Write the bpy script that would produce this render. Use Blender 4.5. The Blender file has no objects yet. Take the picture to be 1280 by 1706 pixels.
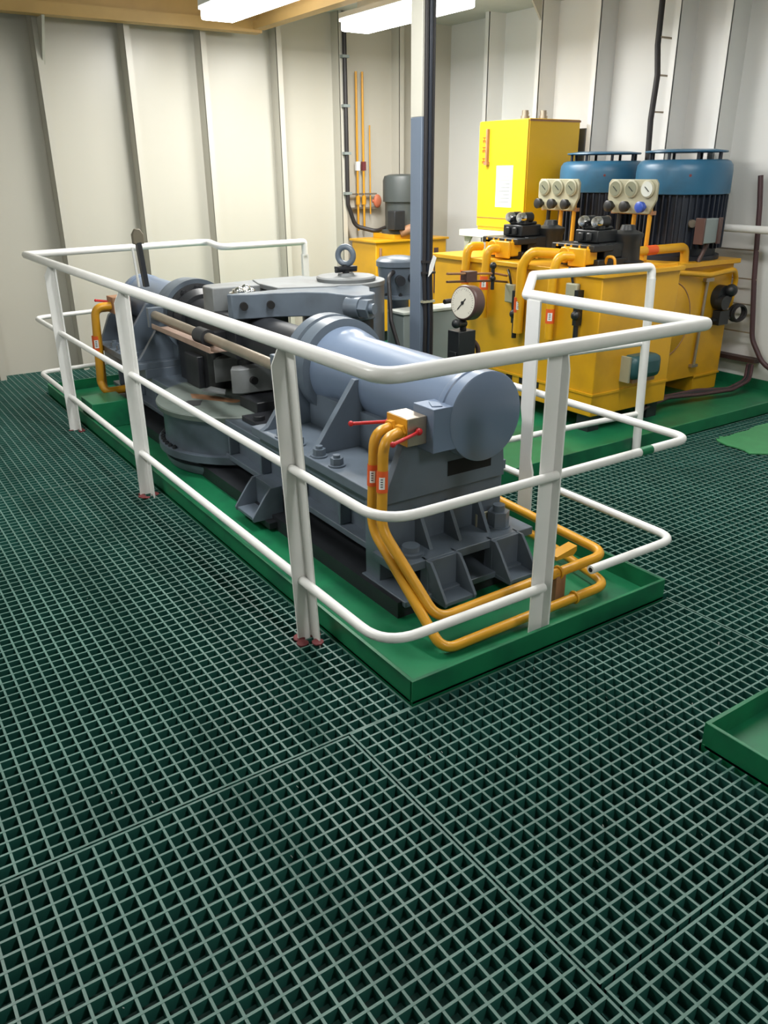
import bpy, bmesh, math, random
from mathutils import Vector, Matrix
random.seed(7)
PI = math.pi
sc = bpy.context.scene
col = sc.collection

# ------------------------------------------------------------------ camera
FPX = 1354.0                       # focal length in pixels of the 1280x1706 frame
FW = Vector((0.513, 0.766, -0.388)).normalized()
RT = Vector((0.829, -0.559, -0.007)); RT = (RT - FW * RT.dot(FW)).normalized()
UP = RT.cross(FW)
CAM = Vector((-1.176, -1.756, 1.554))
cd = bpy.data.cameras.new('camera')
cd.sensor_fit = 'VERTICAL'; cd.sensor_height = 24.0
cd.lens = 24.0 * FPX / 1706.0
cd.clip_start = 0.02
cam = bpy.data.objects.new('camera', cd); col.objects.link(cam)
M = Matrix((RT, UP, -FW)).transposed().to_4x4(); M.translation = CAM
cam.matrix_world = M
sc.camera = cam

# ------------------------------------------------------------------ world, exposure
w = bpy.data.worlds.new('world'); sc.world = w; w.use_nodes = True
w.node_tree.nodes['Background'].inputs[0].default_value = (0.80, 0.86, 0.90, 1)
w.node_tree.nodes['Background'].inputs[1].default_value = 0.25
vs = sc.view_settings
vs.view_transform = 'Standard'; vs.look = 'None'; vs.gamma = 1.0; vs.exposure = 0.0
vs.use_curve_mapping = False
LAMP_W = 60.0                      # power of each fluorescent fitting
LAMP_COL = (1.0, 0.985, 0.94)
LAMP_Z = 2.55
# (x, y, power factor, label); the first two hang in the picture, the others light the room behind and beside the viewer
LAMPS = [
    (1.66, 3.95, .85, 'glaring twin tube ceiling light at left, above the steering gear'),
    (2.80, 3.88, 1.0, 'glaring twin tube ceiling light behind the blue and white column'),
    (0.75, 1.3, 0.55, 'ceiling light out of frame above the near end of the steering gear'),
    (2.6, 0.5, 0.34, 'dim ceiling light out of frame above the walkway before the pump unit'),
    (-1.5, 1.6, 0.6, 'ceiling light out of frame above the left walkway'),
    (0.3, -2.4, 0.42, 'ceiling light out of frame behind the viewer'),
]

# ------------------------------------------------------------------ materials
def mat(name, c, rough=0.45, metal=0.0, mottle=0.08, scale=9.0, bump=0.0, spec=0.5, coat=0.0, dirt=None, dirt_amt=0.0):
    m = bpy.data.materials.new(name); m.use_nodes = True
    nt = m.node_tree; b = nt.nodes['Principled BSDF']
    b.inputs['Roughness'].default_value = rough
    b.inputs['Metallic'].default_value = metal
    b.inputs['Specular IOR Level'].default_value = spec
    b.inputs['Coat Weight'].default_value = coat
    tc = nt.nodes.new('ShaderNodeTexCoord')
    nz = nt.nodes.new('ShaderNodeTexNoise'); nz.inputs['Scale'].default_value = scale; nz.inputs['Detail'].default_value = 5
    nt.links.new(tc.outputs['Object'], nz.inputs['Vector'])
    mix = nt.nodes.new('ShaderNodeMix'); mix.data_type = 'RGBA'
    mix.inputs[6].default_value = (*[v * (1 - mottle) for v in c], 1)
    mix.inputs[7].default_value = (*[min(1, v * (1 + mottle)) for v in c], 1)
    nt.links.new(nz.outputs['Fac'], mix.inputs[0])
    out = mix.outputs[2]
    if dirt:
        n2 = nt.nodes.new('ShaderNodeTexNoise'); n2.inputs['Scale'].default_value = scale * 0.6; n2.inputs['Detail'].default_value = 8
        nt.links.new(tc.outputs['Object'], n2.inputs['Vector'])
        rp = nt.nodes.new('ShaderNodeValToRGB')
        rp.color_ramp.elements[0].position = 0.50; rp.color_ramp.elements[0].color = (0, 0, 0, 1)
        rp.color_ramp.elements[1].position = 0.75; rp.color_ramp.elements[1].color = (dirt_amt,) * 3 + (1,)
        nt.links.new(n2.outputs['Fac'], rp.inputs[0])
        m2 = nt.nodes.new('ShaderNodeMix'); m2.data_type = 'RGBA'
        nt.links.new(rp.outputs[0], m2.inputs[0]); nt.links.new(out, m2.inputs[6])
        m2.inputs[7].default_value = (*dirt, 1); out = m2.outputs[2]
    nt.links.new(out, b.inputs['Base Color'])
    if bump:
        bp = nt.nodes.new('ShaderNodeBump'); bp.inputs['Strength'].default_value = bump; bp.inputs['Distance'].default_value = 0.01
        nt.links.new(nz.outputs['Fac'], bp.inputs['Height']); nt.links.new(bp.outputs['Normal'], b.inputs['Normal'])
    return m

def emit(name, c, s):
    m = bpy.data.materials.new(name); m.use_nodes = True
    nt = m.node_tree; nt.nodes.remove(nt.nodes['Principled BSDF'])
    e = nt.nodes.new('ShaderNodeEmission'); e.inputs[0].default_value = (*c, 1); e.inputs[1].default_value = s
    nt.links.new(e.outputs[0], nt.nodes['Material Output'].inputs[0])
    return m

WHITE = mat('white_gloss_paint', (.80, .80, .79), .32, mottle=.04, bump=.03)
WALL = mat('cream_wall_paint', (.53, .51, .45), .34, mottle=.03, scale=2.5, bump=.02)
WALLR = mat('pale_grey_wall_paint', (.76, .76, .75), .36, mottle=.04, scale=2.5, bump=.02)
CEIL = mat('ceiling_paint', (.62, .64, .62), .5)
WOOD = mat('ochre_painted_beam', (.52, .33, .12), .5, mottle=.25, scale=3)
GREY = mat('blue_grey_machine_paint', (.115, .145, .185), .36, mottle=.10, bump=.04, dirt=(.04, .045, .05), dirt_amt=.45)
GREYCYL = mat('blue_grey_cylinder_paint', (.15, .20, .295), .33, mottle=.05, scale=4)
GREYTOP = mat('dusty_grey_tiller_paint', (.20, .215, .225), .5, mottle=.12, dirt=(.11, .10, .085), dirt_amt=.6)
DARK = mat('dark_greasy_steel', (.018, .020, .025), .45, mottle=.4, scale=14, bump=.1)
STEEL = mat('bare_machined_steel', (.42, .36, .29), .35, .75, mottle=.2, scale=14)
BRIGHT = mat('shiny_steel', (.75, .76, .78), .16, 1.0, mottle=.05)
RUST = mat('rusty_orange_steel', (.33, .17, .09), .6, mottle=.3)
TRAYM = mat('faded_primer_tray', (.34, .235, .185), .55, mottle=.25)
DUSTYFLAKE = mat('pale_paint_flake', (.30, .34, .31), .6)
DUSTY = mat('dusty_green_grey_paint', (.165, .20, .185), .5, mottle=.15, dirt=(.10, .11, .10), dirt_amt=.6)
GREEN = mat('green_deck_paint', (.009, .165, .068), .38, mottle=.3, scale=7, dirt=(.005, .055, .035), dirt_amt=.95)
GREENLT = mat('light_green_sheet', (.05, .26, .10), .5, mottle=.25, scale=12)
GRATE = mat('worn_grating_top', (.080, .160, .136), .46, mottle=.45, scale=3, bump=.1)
GRATESHADE = mat('shaded_green_grating_side', (.016, .10, .080), .5, mottle=.4, scale=6)  # shade inside the grating cells is put into this green
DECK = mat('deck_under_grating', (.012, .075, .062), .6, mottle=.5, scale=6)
YEL = mat('yellow_pipe_paint', (.64, .31, .02), .34, mottle=.08)
YELT = mat('yellow_tank_paint', (.72, .37, .012), .35, mottle=.10, scale=4, dirt=(.30, .15, .02), dirt_amt=.45)
YELC = mat('bright_yellow_cabinet_paint', (.80, .50, .012), .35, mottle=.04, scale=4)
ORANGE = mat('orange_marking_tape', (.78, .11, .02), .5, mottle=.08)
RED = mat('red_handle_plastic', (.55, .015, .02), .35)
LABELW = mat('white_label', (.85, .85, .84), .5, mottle=.03)
INK = mat('label_ink', (.09, .08, .10), .6)
BLUE = mat('blue_motor_paint', (.03, .13, .24), .38, mottle=.10, dirt=(.03, .06, .09), dirt_amt=.5)
NAVY = mat('dark_navy_motor_ribs', (.014, .020, .034), .45, mottle=.2)
BLACK = mat('black_valve_paint', (.012, .014, .016), .42, mottle=.3, bump=.05)
CABLE = mat('black_cable', (.02, .018, .02), .5)
PURPLE = mat('brown_violet_cable', (.065, .03, .035), .5, mottle=.3)
PANEL = mat('pale_beige_gauge_plate', (.36, .35, .25), .5, mottle=.15)
FACE = mat('gauge_dial_face', (.62, .60, .52), .55, mottle=.05)
DIALDK = mat('greenish_dial_glass', (.20, .21, .15), .25)
BROWN = mat('brown_gauge_case', (.085, .045, .04), .4, mottle=.3)
BOXGREY = mat('pale_grey_box', (.24, .28, .28), .5, mottle=.08)
BOXPALE = mat('pale_box_lid', (.55, .58, .54), .5)
POLEBLUE = mat('blue_grey_column_paint', (.18, .225, .30), .4, mottle=.05)
CREAMCOL = mat('cream_column_paint', (.70, .68, .60), .4, mottle=.05)
TEAL = mat('teal_filter_paint', (.02, .075, .085), .4, mottle=.15)
KNOBBLUE = mat('blue_knob', (.03, .08, .42), .35)
LAMPM = emit('lit_fluorescent_diffuser', (1.0, .99, .96), 14.0)
HOLE = mat('unlit_hole', (.004, .004, .005), .8)
MAROONDK = mat('dark_rusty_brown_steel', (.05, .025, .022), .6, mottle=.5)
MAROON = mat('red_primer', (.16, .03, .035), .6, mottle=.4, scale=30)

# ------------------------------------------------------------------ mesh builder
def frame(d):
    d = d.normalized()
    a = Vector((0, 0, 1)) if abs(d.z) < .95 else Vector((1, 0, 0))
    u = d.cross(a).normalized(); v = d.cross(u).normalized()
    return u, v

def fillet(pts, rad, n=8):
    P = [Vector(p) for p in pts]
    rr = rad if isinstance(rad, (list, tuple)) else [rad] * (len(P) - 2)
    out = [P[0]]
    for i in range(1, len(P) - 1):
        a, b, c = P[i - 1], P[i], P[i + 1]
        d1 = (a - b).normalized(); d2 = (c - b).normalized()
        ang = d1.angle(d2, PI)
        r = rr[i - 1]
        if ang > PI - .02 or r <= 0: out.append(b); continue
        t = min(r / math.tan(ang / 2), (a - b).length * .49, (c - b).length * .49)
        p, q = b + d1 * t, b + d2 * t
        for k in range(n + 1):
            s = k / n
            out.append(p * (1 - s) ** 2 + b * 2 * s * (1 - s) + q * s * s)
    out.append(P[-1])
    return out

class MB:
    def __init__(s): s.v = []; s.f = []
    def add(s, vs, fs):
        o = len(s.v); s.v += [Vector(v) for v in vs]; s.f += [tuple(i + o for i in f) for f in fs]; return s
    def box(s, x0, x1, y0, y1, z0, z1):
        vs = [(x, y, z) for z in (z0, z1) for x, y in ((x0, y0), (x1, y0), (x1, y1), (x0, y1))]
        return s.add(vs, [(3, 2, 1, 0), (4, 5, 6, 7), (0, 1, 5, 4), (1, 2, 6, 5), (2, 3, 7, 6), (3, 0, 4, 7)])
    def bar(s, p, q, w, h, up=(0, 0, 1)):
        p, q = Vector(p), Vector(q); d = (q - p).normalized(); up = Vector(up)
        a = d.cross(up).normalized(); b = a.cross(d)
        vs = []
        for c in (p, q):
            for i, j in ((-1, -1), (1, -1), (1, 1), (-1, 1)): vs.append(c + a * (i * w / 2) + b * (j * h / 2))
        return s.add(vs, [(0, 1, 2, 3), (7, 6, 5, 4), (0, 4, 5, 1), (1, 5, 6, 2), (2, 6, 7, 3), (3, 7, 4, 0)])
    def cyl(s, p, q, r, r2=None, seg=28, cap=True):
        p, q = Vector(p), Vector(q); u, v = frame(q - p); r2 = r if r2 is None else r2
        vs = []
        for c, rad in ((p, r), (q, r2)):
            for k in range(seg):
                t = 2 * PI * k / seg; vs.append(c + u * (rad * math.cos(t)) + v * (rad * math.sin(t)))
        fs = [(k, (k + 1) % seg, seg + (k + 1) % seg, seg + k) for k in range(seg)]
        if cap: fs += [tuple(range(seg))[::-1], tuple(range(seg, 2 * seg))]
        return s.add(vs, fs)
    def lathe(s, prof, o, ax, seg=36):
        # prof: list of (distance along the axis, radius)
        o = Vector(o); ax = Vector(ax).normalized(); u, v = frame(ax); vs = []; fs = []
        for t, r in prof:
            for k in range(seg):
                a = 2 * PI * k / seg; vs.append(o + ax * t + (u * math.cos(a) + v * math.sin(a)) * r)
        n = len(prof)
        for i in range(n - 1):
            for k in range(seg):
                k2 = (k + 1) % seg; fs.append((i * seg + k, i * seg + k2, (i + 1) * seg + k2, (i + 1) * seg + k))
        if prof[0][1] > 1e-6: fs.append(tuple(range(seg))[::-1])
        if prof[-1][1] > 1e-6: fs.append(tuple(range((n - 1) * seg, n * seg)))
        return s.add(vs, fs)
    def tube(s, pts, r, rad=0.0, seg=14, n=8, cap=True):
        P = fillet(pts, rad, n); vs = []; fs = []
        d0 = (P[1] - P[0]).normalized(); u, _ = frame(d0)
        N = len(P)
        for i, p in enumerate(P):
            if i == 0: t = d0
            elif i == N - 1: t = (P[-1] - P[-2]).normalized()
            else: t = ((P[i + 1] - p).normalized() + (p - P[i - 1]).normalized()).normalized()
            u = (u - t * u.dot(t)).normalized(); v = t.cross(u)
            k_ = 1.0
            if 0 < i < N - 1:
                c = t.dot((p - P[i - 1]).normalized()); k_ = 1 / max(c, .6)
            # widen the mitre ring in the bend's plane
            bend = Vector((0, 0, 0))
            if 0 < i < N - 1:
                bend = ((P[i + 1] - p).normalized() - (p - P[i - 1]).normalized())
                bend = bend.normalized() if bend.length > 1e-6 else Vector((0, 0, 0))
            for k in range(seg):
                a = 2 * PI * k / seg; off = u * (r * math.cos(a)) + v * (r * math.sin(a))
                if bend.length: off = off + bend * (off.dot(bend) * (k_ - 1))
                vs.append(p + off)
        for i in range(N - 1):
            for k in range(seg):
                k2 = (k + 1) % seg; fs.append((i * seg + k, i * seg + k2, (i + 1) * seg + k2, (i + 1) * seg + k))
        if cap: fs += [tuple(range(seg))[::-1], tuple(range((N - 1) * seg, N * seg))]
        return s.add(vs, fs)
    def prism(s, poly, h, z=None, axis='z'):
        # poly: 2-D outline extruded along axis between h[0] and h[1]
        n = len(poly); vs = []
        for t in h:
            for a, b in poly:
                vs.append((a, b, t) if axis == 'z' else ((a, t, b) if axis == 'y' else (t, a, b)))
        fs = [tuple(range(n))[::-1], tuple(range(n, 2 * n))] + [(i, (i + 1) % n, n + (i + 1) % n, n + i) for i in range(n)]
        return s.add(vs, fs)
    def hexnut(s, p, d, r, h):
        p = Vector(p); d = Vector(d).normalized()
        s.cyl(p, p + d * h, r, seg=6)
        return s.cyl(p + d * h, p + d * (h * 1.45), r * .55, seg=16)
    def torus(s, c, ax, R, r, seg=32, ss=10):
        c = Vector(c); u, v = frame(Vector(ax)); ax = Vector(ax).normalized(); vs = []; fs = []
        for i in range(seg):
            a = 2 * PI * i / seg; d = u * math.cos(a) + v * math.sin(a)
            for j in range(ss):
                b = 2 * PI * j / ss; vs.append(c + d * (R + r * math.cos(b)) + ax * (r * math.sin(b)))
        for i in range(seg):
            for j in range(ss):
                i2, j2 = (i + 1) % seg, (j + 1) % ss
                fs.append((i * ss + j, i2 * ss + j, i2 * ss + j2, i * ss + j2))
        return s.add(vs, fs)
    def ball(s, c, r, sx=1, sy=1, sz=1, seg=20, rings=12):
        vs = []; fs = []; c = Vector(c)
        for i in range(rings + 1):
            t = PI * i / rings
            for k in range(seg):
                a = 2 * PI * k / seg
                vs.append(c + Vector((r * sx * math.sin(t) * math.cos(a), r * sy * math.sin(t) * math.sin(a), r * sz * math.cos(t))))
        for i in range(rings):
            for k in range(seg):
                k2 = (k + 1) % seg; fs.append((i * seg + k, (i + 1) * seg + k, (i + 1) * seg + k2, i * seg + k2))
        return s.add(vs, fs)
    def build(s, name, m, parent=None, base=None, bevel=0.0, smooth=True, label=None):
        o0 = Vector((0, 0, 0))
        if parent is not None: o0 = origin_of(parent)
        elif base is not None: o0 = Vector(base)
        else:
            xs = [v.x for v in s.v]; ys = [v.y for v in s.v]; zs = [v.z for v in s.v]
            o0 = Vector(((min(xs) + max(xs)) / 2, (min(ys) + max(ys)) / 2, min(zs)))
        me = bpy.data.meshes.new(name)
        me.from_pydata([v - o0 for v in s.v], [], s.f)
        bm = bmesh.new(); bm.from_mesh(me)
        bmesh.ops.remove_doubles(bm, verts=bm.verts, dist=1e-6)
        bmesh.ops.recalc_face_normals(bm, faces=bm.faces)
        bm.to_mesh(me); bm.free()
        me.materials.append(m)
        if smooth:
            me.shade_smooth(); me.set_sharp_from_angle(angle=math.radians(38))
        o = bpy.data.objects.new(name, me); col.objects.link(o)
        if parent is not None: o.parent = parent
        else: o.location = o0
        if bevel:
            b = o.modifiers.new('bevel', 'BEVEL'); b.width = bevel; b.segments = 2; b.limit_method = 'ANGLE'; b.angle_limit = math.radians(50)
        if label: o['label'] = label
        return o

def origin_of(o):
    p = Vector(o.location)
    while o.parent is not None: o = o.parent; p += Vector(o.location)
    return p
def thing(name, label, cat, loc, group=None):
    o = bpy.data.objects.new(name, None); o.empty_display_size = .1; col.objects.link(o)
    o.location = loc; o['label'] = label; o['category'] = cat
    if group: o['group'] = group
    return o
def tag(o, label, cat, group=None, kind=None):
    o['label'] = label; o['category'] = cat
    if group: o['group'] = group
    if kind: o['kind'] = kind
    return o
def struct(o, label=None):
    o['kind'] = 'structure'
    if label: o['label'] = label
    return o
def copy_tree(o, parent=None):
    c = o.copy(); col.objects.link(c)
    if parent is not None: c.parent = parent
    for ch in list(o.children): copy_tree(ch, c)
    return c

# ================================================================== the room
XW, YW, ZC = 4.55, 5.53, 2.86      # right wall, far wall, ceiling
XL, YN = -3.0, -3.6                # the sides behind the viewer
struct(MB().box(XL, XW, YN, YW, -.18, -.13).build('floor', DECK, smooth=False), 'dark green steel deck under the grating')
struct(MB().box(XL, XW + .1, YN, YW + .1, ZC, ZC + .08).build('ceiling', CEIL, smooth=False))
struct(MB().box(XL, XW + .1, YW, YW + .08, -.13, ZC).build('wall_far', WALL, smooth=False), 'cream painted steel wall with vertical frames')
struct(MB().box(XW, XW + .08, YN, YW, -.13, ZC).build('wall_right', WALLR, smooth=False), 'pale painted steel wall behind the pump unit')
struct(MB().box(XL - .08, XL, YN, YW, -.13, ZC).build('wall_left', WALL, smooth=False))
struct(MB().box(XL, XW, YN - .08, YN, -.13, ZC).build('wall_near', WALL, smooth=False))
n = 1
for x in (-.8, -.12, .544, 1.222, 1.851, 2.545, 3.173, 3.84):        # frames on the far wall
    m = MB().box(x - .012, x + .012, YW - .14, YW, -.13, ZC).box(x - .012, x + .035, YW - .145, YW - .13, -.13, ZC)
    struct(m.build('trim_%d' % n, WALL, smooth=False)); n += 1
for y in (4.742, 4.062, 3.408, 2.65, 2.22, .8):                # frames on the right wall
    m = MB().box(XW - .20, XW, y - .012, y + .012, -.13, ZC).box(XW - .205, XW - .19, y - .012, y + .035, -.13, ZC)
    struct(m.build('trim_%d' % n, WALLR, smooth=False)); n += 1
for x, y, s_ in ((.58, 5.40, 1), (4.33, 4.062, 0)):                 # knee brackets at frame heads
    m = MB()
    if s_: m.prism([(5.40, 2.60), (5.22, 2.60), (5.40, 2.30)], (x - .01, x + .01), axis='x')
    else: m.prism([(4.35, 2.86), (4.22, 2.86), (4.35, 2.70)], (y - .01, y + .01), axis='y')
    struct(m.build('trim_%d' % n, WALL, smooth=False)); n += 1
# ochre beams under the ceiling
m = MB().box(XL, 2.30, 5.18, 5.30, 2.60, 2.68).box(XL, 2.30, 5.215, 5.265, 2.68, 2.86)
struct(m.build('trim_%d' % n, WOOD, smooth=False), 'ochre ceiling beam along the far wall'); n += 1
m = MB().box(2.22, 2.32, -1.0, 5.18, 2.62, 2.68).box(2.25, 2.29, -1.0, 5.18, 2.68, 2.86)
struct(m.build('trim_%d' % n, WOOD, smooth=False), 'ochre ceiling beam between the two lights'); n += 1

m = MB().box(4.42, XW, 2.30, 2.33, -.13, .26).box(4.47, XW, 1.70, 2.30, .20, .23).box(4.40, 4.46, 2.02, 2.16, -.02, .10)
struct(m.build('trim_%d' % n, MAROONDK, smooth=False), 'dark rusty stiffener at the foot of the right wall'); n += 1
# ------------------------------------------------------------------ grating panels
PITCH = .0415
def cut(a, b, holes):              # 1-D interval minus holes
    segs = [(a, b)]
    for h0, h1 in holes:
        nx = []
        for s0, s1 in segs:
            if h1 <= s0 or h0 >= s1: nx.append((s0, s1)); continue
            if h0 > s0: nx.append((s0, h0))
            if h1 < s1: nx.append((h1, s1))
        segs = nx
    return [q for q in segs if q[1] - q[0] > .012]
HOLES = [(.075, 1.305, -.04, 4.75), (1.40, XW, 1.245, 5.53), (.655, 1.45, -1.35, -.665)]
def grating(x0, x1, y0, y1, label, dz=0.0):
    m = MB(); W = .0033; zt = -.001 + dz; zb = -.036
    nx = max(1, round((x1 - x0 - 2 * W) / PITCH)); ny = max(1, round((y1 - y0 - 2 * W) / PITCH))
    for i in range(nx + 1):
        x = x0 + W + (x1 - x0 - 2 * W) * i / nx
        hs = [(h[2], h[3]) for h in HOLES if h[0] - W < x < h[1] + W]
        for a, b in cut(y0, y1, hs): m.box(x - W, x + W, a, b, zb, zt)
    for j in range(ny + 1):
        y = y0 + W + (y1 - y0 - 2 * W) * j / ny
        hs = [(h[0], h[1]) for h in HOLES if h[2] - W < y < h[3] + W]
        for a, b in cut(x0, x1, hs): m.box(a, b, y - W, y + W, zb, zt + .0006)
    # the support angles the panel rests on
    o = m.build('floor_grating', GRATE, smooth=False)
    o.data.materials.append(GRATESHADE)              # tops are worn; sides coloured darker for the shade between the bars
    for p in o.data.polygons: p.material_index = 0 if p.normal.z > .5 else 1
    return tag(o, label, 'grating', 'green floor grating panels')
SX = -.165
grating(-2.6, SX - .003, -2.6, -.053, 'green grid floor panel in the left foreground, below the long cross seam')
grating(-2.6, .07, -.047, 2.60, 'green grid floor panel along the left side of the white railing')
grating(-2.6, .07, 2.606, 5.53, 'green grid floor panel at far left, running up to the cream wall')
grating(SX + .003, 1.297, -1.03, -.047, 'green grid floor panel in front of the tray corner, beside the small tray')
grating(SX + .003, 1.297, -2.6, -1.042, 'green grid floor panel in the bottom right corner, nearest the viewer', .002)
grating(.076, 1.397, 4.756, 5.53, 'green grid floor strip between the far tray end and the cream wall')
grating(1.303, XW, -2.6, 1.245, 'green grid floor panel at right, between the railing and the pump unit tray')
m = MB()
for (x0, x1, y0, y1) in ((-2.6, .07, -.07, -.03), (SX - .02, SX + .02, -2.6, -.07), (SX, 1.3, -1.055, -1.015), (1.28, 1.32, -2.6, -.05), (-2.6, .07, 2.585, 2.62)):
    m.box(x0, x1, y0, y1, -.05, -.0365); m.box((x0 + x1) / 2 - .004 if x1 - x0 < .1 else x0, (x0 + x1) / 2 + .004 if x1 - x0 < .1 else x1, (y0 + y1) / 2 - .004 if y1 - y0 < .1 else y0, (y0 + y1) / 2 + .004 if y1 - y0 < .1 else y1, -.13, -.05)
struct(m.build('trim_%d' % n, DECK, smooth=False), 'steel bearers under the grating seams'); n += 1

# painted sheet lying on the grating at right
pts = [(3.13, .82), (3.2, 1.08), (3.3, 1.10), (3.9, 1.10), (4.3, 1.06), (4.3, .30), (3.9, .32), (3.5, .5)]
poly = []
for i, p in enumerate(pts):
    q = pts[(i + 1) % len(pts)]
    for k in range(5):
        t = k / 5; poly.append((p[0] + (q[0] - p[0]) * t + random.uniform(-.02, .02), p[1] + (q[1] - p[1]) * t + random.uniform(-.02, .02)))
tag(MB().prism(poly, (.0005, .007)).build('floor_sheet', GREENLT), 'light green ragged sheet lying on the grating at right', 'sheet')

# ------------------------------------------------------------------ green trays (deck coamings)
def tray(x0, x1, y0, y1, h, label, t=.012, z0=-.13, zf=.004):
    m = MB()
    m.box(x0, x1, y0, y1, zf - .012, zf)
    m.box(x0, x1, y0, y0 + t, z0, h).box(x0, x1, y1 - t, y1, z0, h)
    m.box(x0, x0 + t, y0 + t, y1 - t, z0, h).box(x1 - t, x1, y0 + t, y1 - t, z0, h)
    return tag(m.build('drip_tray', GREEN, bevel=.002), label, 'tray')
tray(.082, 1.297, -.03, 4.70, .078, 'long green steel drip tray under the steering gear')
tray(1.42, XW - .005, 1.255, 5.30, .078, 'green steel drip tray under the yellow pump unit')
tray(.662, 1.35, -1.30, -.67, .078, 'small green steel drip tray at the right edge of the photo')

# ================================================================== railing
H, ZM, ZL = 1.05, .631, .224
R_T, R_M, R_L = .0235, .0155, .0165
rail = thing('guard_railing', 'white painted pipe guard railing around the steering gear', 'railing', (.68, 2.1, 0))
MB().tube([(1.98, 4.03, .95), (1.98, 4.03, H), (1.27, 3.98, H), (1.39, 4.50, H), (0, 4.27, H), (0, 0, H), (1.36, 0, H), (1.36, .90, H), (1.86, 1.39, H), (2.66, 1.29, H), (2.655, 1.28, .98)],
          R_T, [.02, .08, .08, .004, .07, .006, .03, .03, .03], seg=18).build('top_rail', WHITE, rail)
MB().tube([(1.36, 4.50, ZM), (0, 4.30, ZM), (0, 0, ZM), (1.36, 0, ZM), (1.38, 1.39, ZM), (2.655, 1.28, ZM)], R_M, [.10, .13, .07, .07], seg=16).build('middle_rail', WHITE, rail)
MB().tube([(1.085, 0, ZM), (1.145, 0, ZM)], R_M + .0006, 0, seg=16, cap=False).build('paint_scuff', GREEN, rail)
MB().tube([(1.36, 4.55, ZL), (0, 4.44, ZL), (0, 0, ZL), (.66, 0, ZL)], R_L, [.10, .13], seg=16).build('lower_rail', WHITE, rail)
m = MB().tube([(.892, 0, ZL), (1.36, 0, ZL), (1.37, 1.06, ZL)], R_L, [.08], seg=16)
o = m.build('lower_rail', WHITE, rail, label='white lower rail with an open cut end')
MB().cyl((.8905, 0, ZL), (.8925, 0, ZL), .009, seg=12).build('pipe_bore', HOLE, o)
MB().tube([(1.50, 1.32, ZL), (2.64, 1.25, ZL)], R_L, seg=16).build('lower_rail', WHITE, rail)
def angle_post(pb, pt, ax, side, zt, reach=-.036):
    # an angle iron: one leg behind the rails, one leg across them at the far end
    m = MB(); W = .032; T = .006
    pb, pt = Vector(pb), Vector(pt)
    def at(p, a, b): return (p[0] + b * side[0] + a * ax[0], p[1] + b * side[1] + a * ax[1], p[2])
    def quadbar(a0, a1, b0, b1, topcut=0):
        vs = [at(pb, a, b) for a, b in ((a0, b0), (a1, b0), (a1, b1), (a0, b1))]
        tp = [list(at(pt, a, b)) for a, b in ((a0, b0), (a1, b0), (a1, b1), (a0, b1))]
        vs += [tuple(q) for q in tp]
        m.add(vs, [(3, 2, 1, 0), (4, 5, 6, 7), (0, 1, 5, 4), (1, 2, 6, 5), (2, 3, 7, 6), (3, 0, 4, 7)])
    quadbar(-W, W, .016, .016 + T)              # the leg behind the rails
    # the crossing leg, its outer edge cut away under the top rail
    a0, a1 = W - T, W
    zc = pt[2] - .06
    k = (zc - pb[2]) / (pt[2] - pb[2]); pc = pb + (pt - pb) * k
    vs = [at(pb, a, b) for a, b in ((a0, .016), (a1, .016), (a1, reach), (a0, reach))]
    vs += [at(pc, a, b) for a, b in ((a0, .016), (a1, .016), (a1, reach), (a0, reach))]
    vs += [at(pt, a, b) for a, b in ((a0, .016), (a1, .016), (a1, -.004), (a0, -.004))]
    m.add(vs, [(3, 2, 1, 0)] + [(i, (i + 1) % 4, 4 + (i + 1) % 4, 4 + i) for i in range(4)] + [(4 + i, 4 + (i + 1) % 4, 8 + (i + 1) % 4, 8 + i) for i in range(4)] + [(8, 9, 10, 11)])
    return m
angle_post((0, .475, -.03), (0, .566, H - .012), (0, 1), (1, 0), H).build('post', WHITE, rail)
angle_post((0, 2.20, -.03), (0, 2.215, H - .012), (0, 1), (1, 0), H).build('post', WHITE, rail)
angle_post((0, 3.59, -.03), (0, 3.605, H - .012), (0, 1), (1, 0), H).build('post', WHITE, rail)
angle_post((.653, 0, .004), (.655, 0, H - .012), (1, 0), (0, 1), H, -.016).build('post', WHITE, rail)
m = MB()                                             # flat bar post with a notch
m.prism([(.775, .004), (.855, .004), (.86, .50), (.872, .56), (.872, H - .015), (.792, H - .015), (.792, .33), (.772, .27), (.772, .02)], (1.335, 1.345), axis='x')
m.build('post', WHITE, rail)
MB().cyl((2.655, 1.28, .99), (2.640, 1.235, .0), .0245, seg=20).build('post', WHITE, rail)
MB().bar((1.98, 4.03, .004), (1.98, 4.03, .96), .05, .03, (0, 1, 0)).build('post', WHITE, rail)
for (x, y) in ((0, .49), (0, 2.21), (0, 3.6)):
    m = MB(); 
    for k in range(9):
        a = random.uniform(0, 2 * PI); m.ball((x + .035 * math.cos(a), y + .04 * math.sin(a), .0), .013 + .012 * random.random(), sz=.35, seg=8, rings=5)
    m.build('weld_foot', MAROON, rail, label='dark red primer at the foot of the post')

# ================================================================== steering gear
gear = thing('steering_gear', 'large blue grey hydraulic steering gear standing in the green tray', 'machine', (.75, 2.45, .004))
AX, AZ = .78, .70                   # the axis of the two rams
def P(mb, name, m=GREY, parent=None, bevel=.0, label=None): return mb.build(name, m, parent or gear, bevel=bevel, label=label)
# bed
m = MB().box(.50, .96, .66, 4.15, .07, .31)
m.box(.435, 1.01, .62, 4.2, .31, .348)
m.box(.44, 1.01, .66, 4.2, .12, .15)
for k in range(9): m.box(.445, .50, 1.0 + k * .38, 1.02 + k * .38, .15, .31)
bed = P(m, 'bed', bevel=.004)
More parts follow.
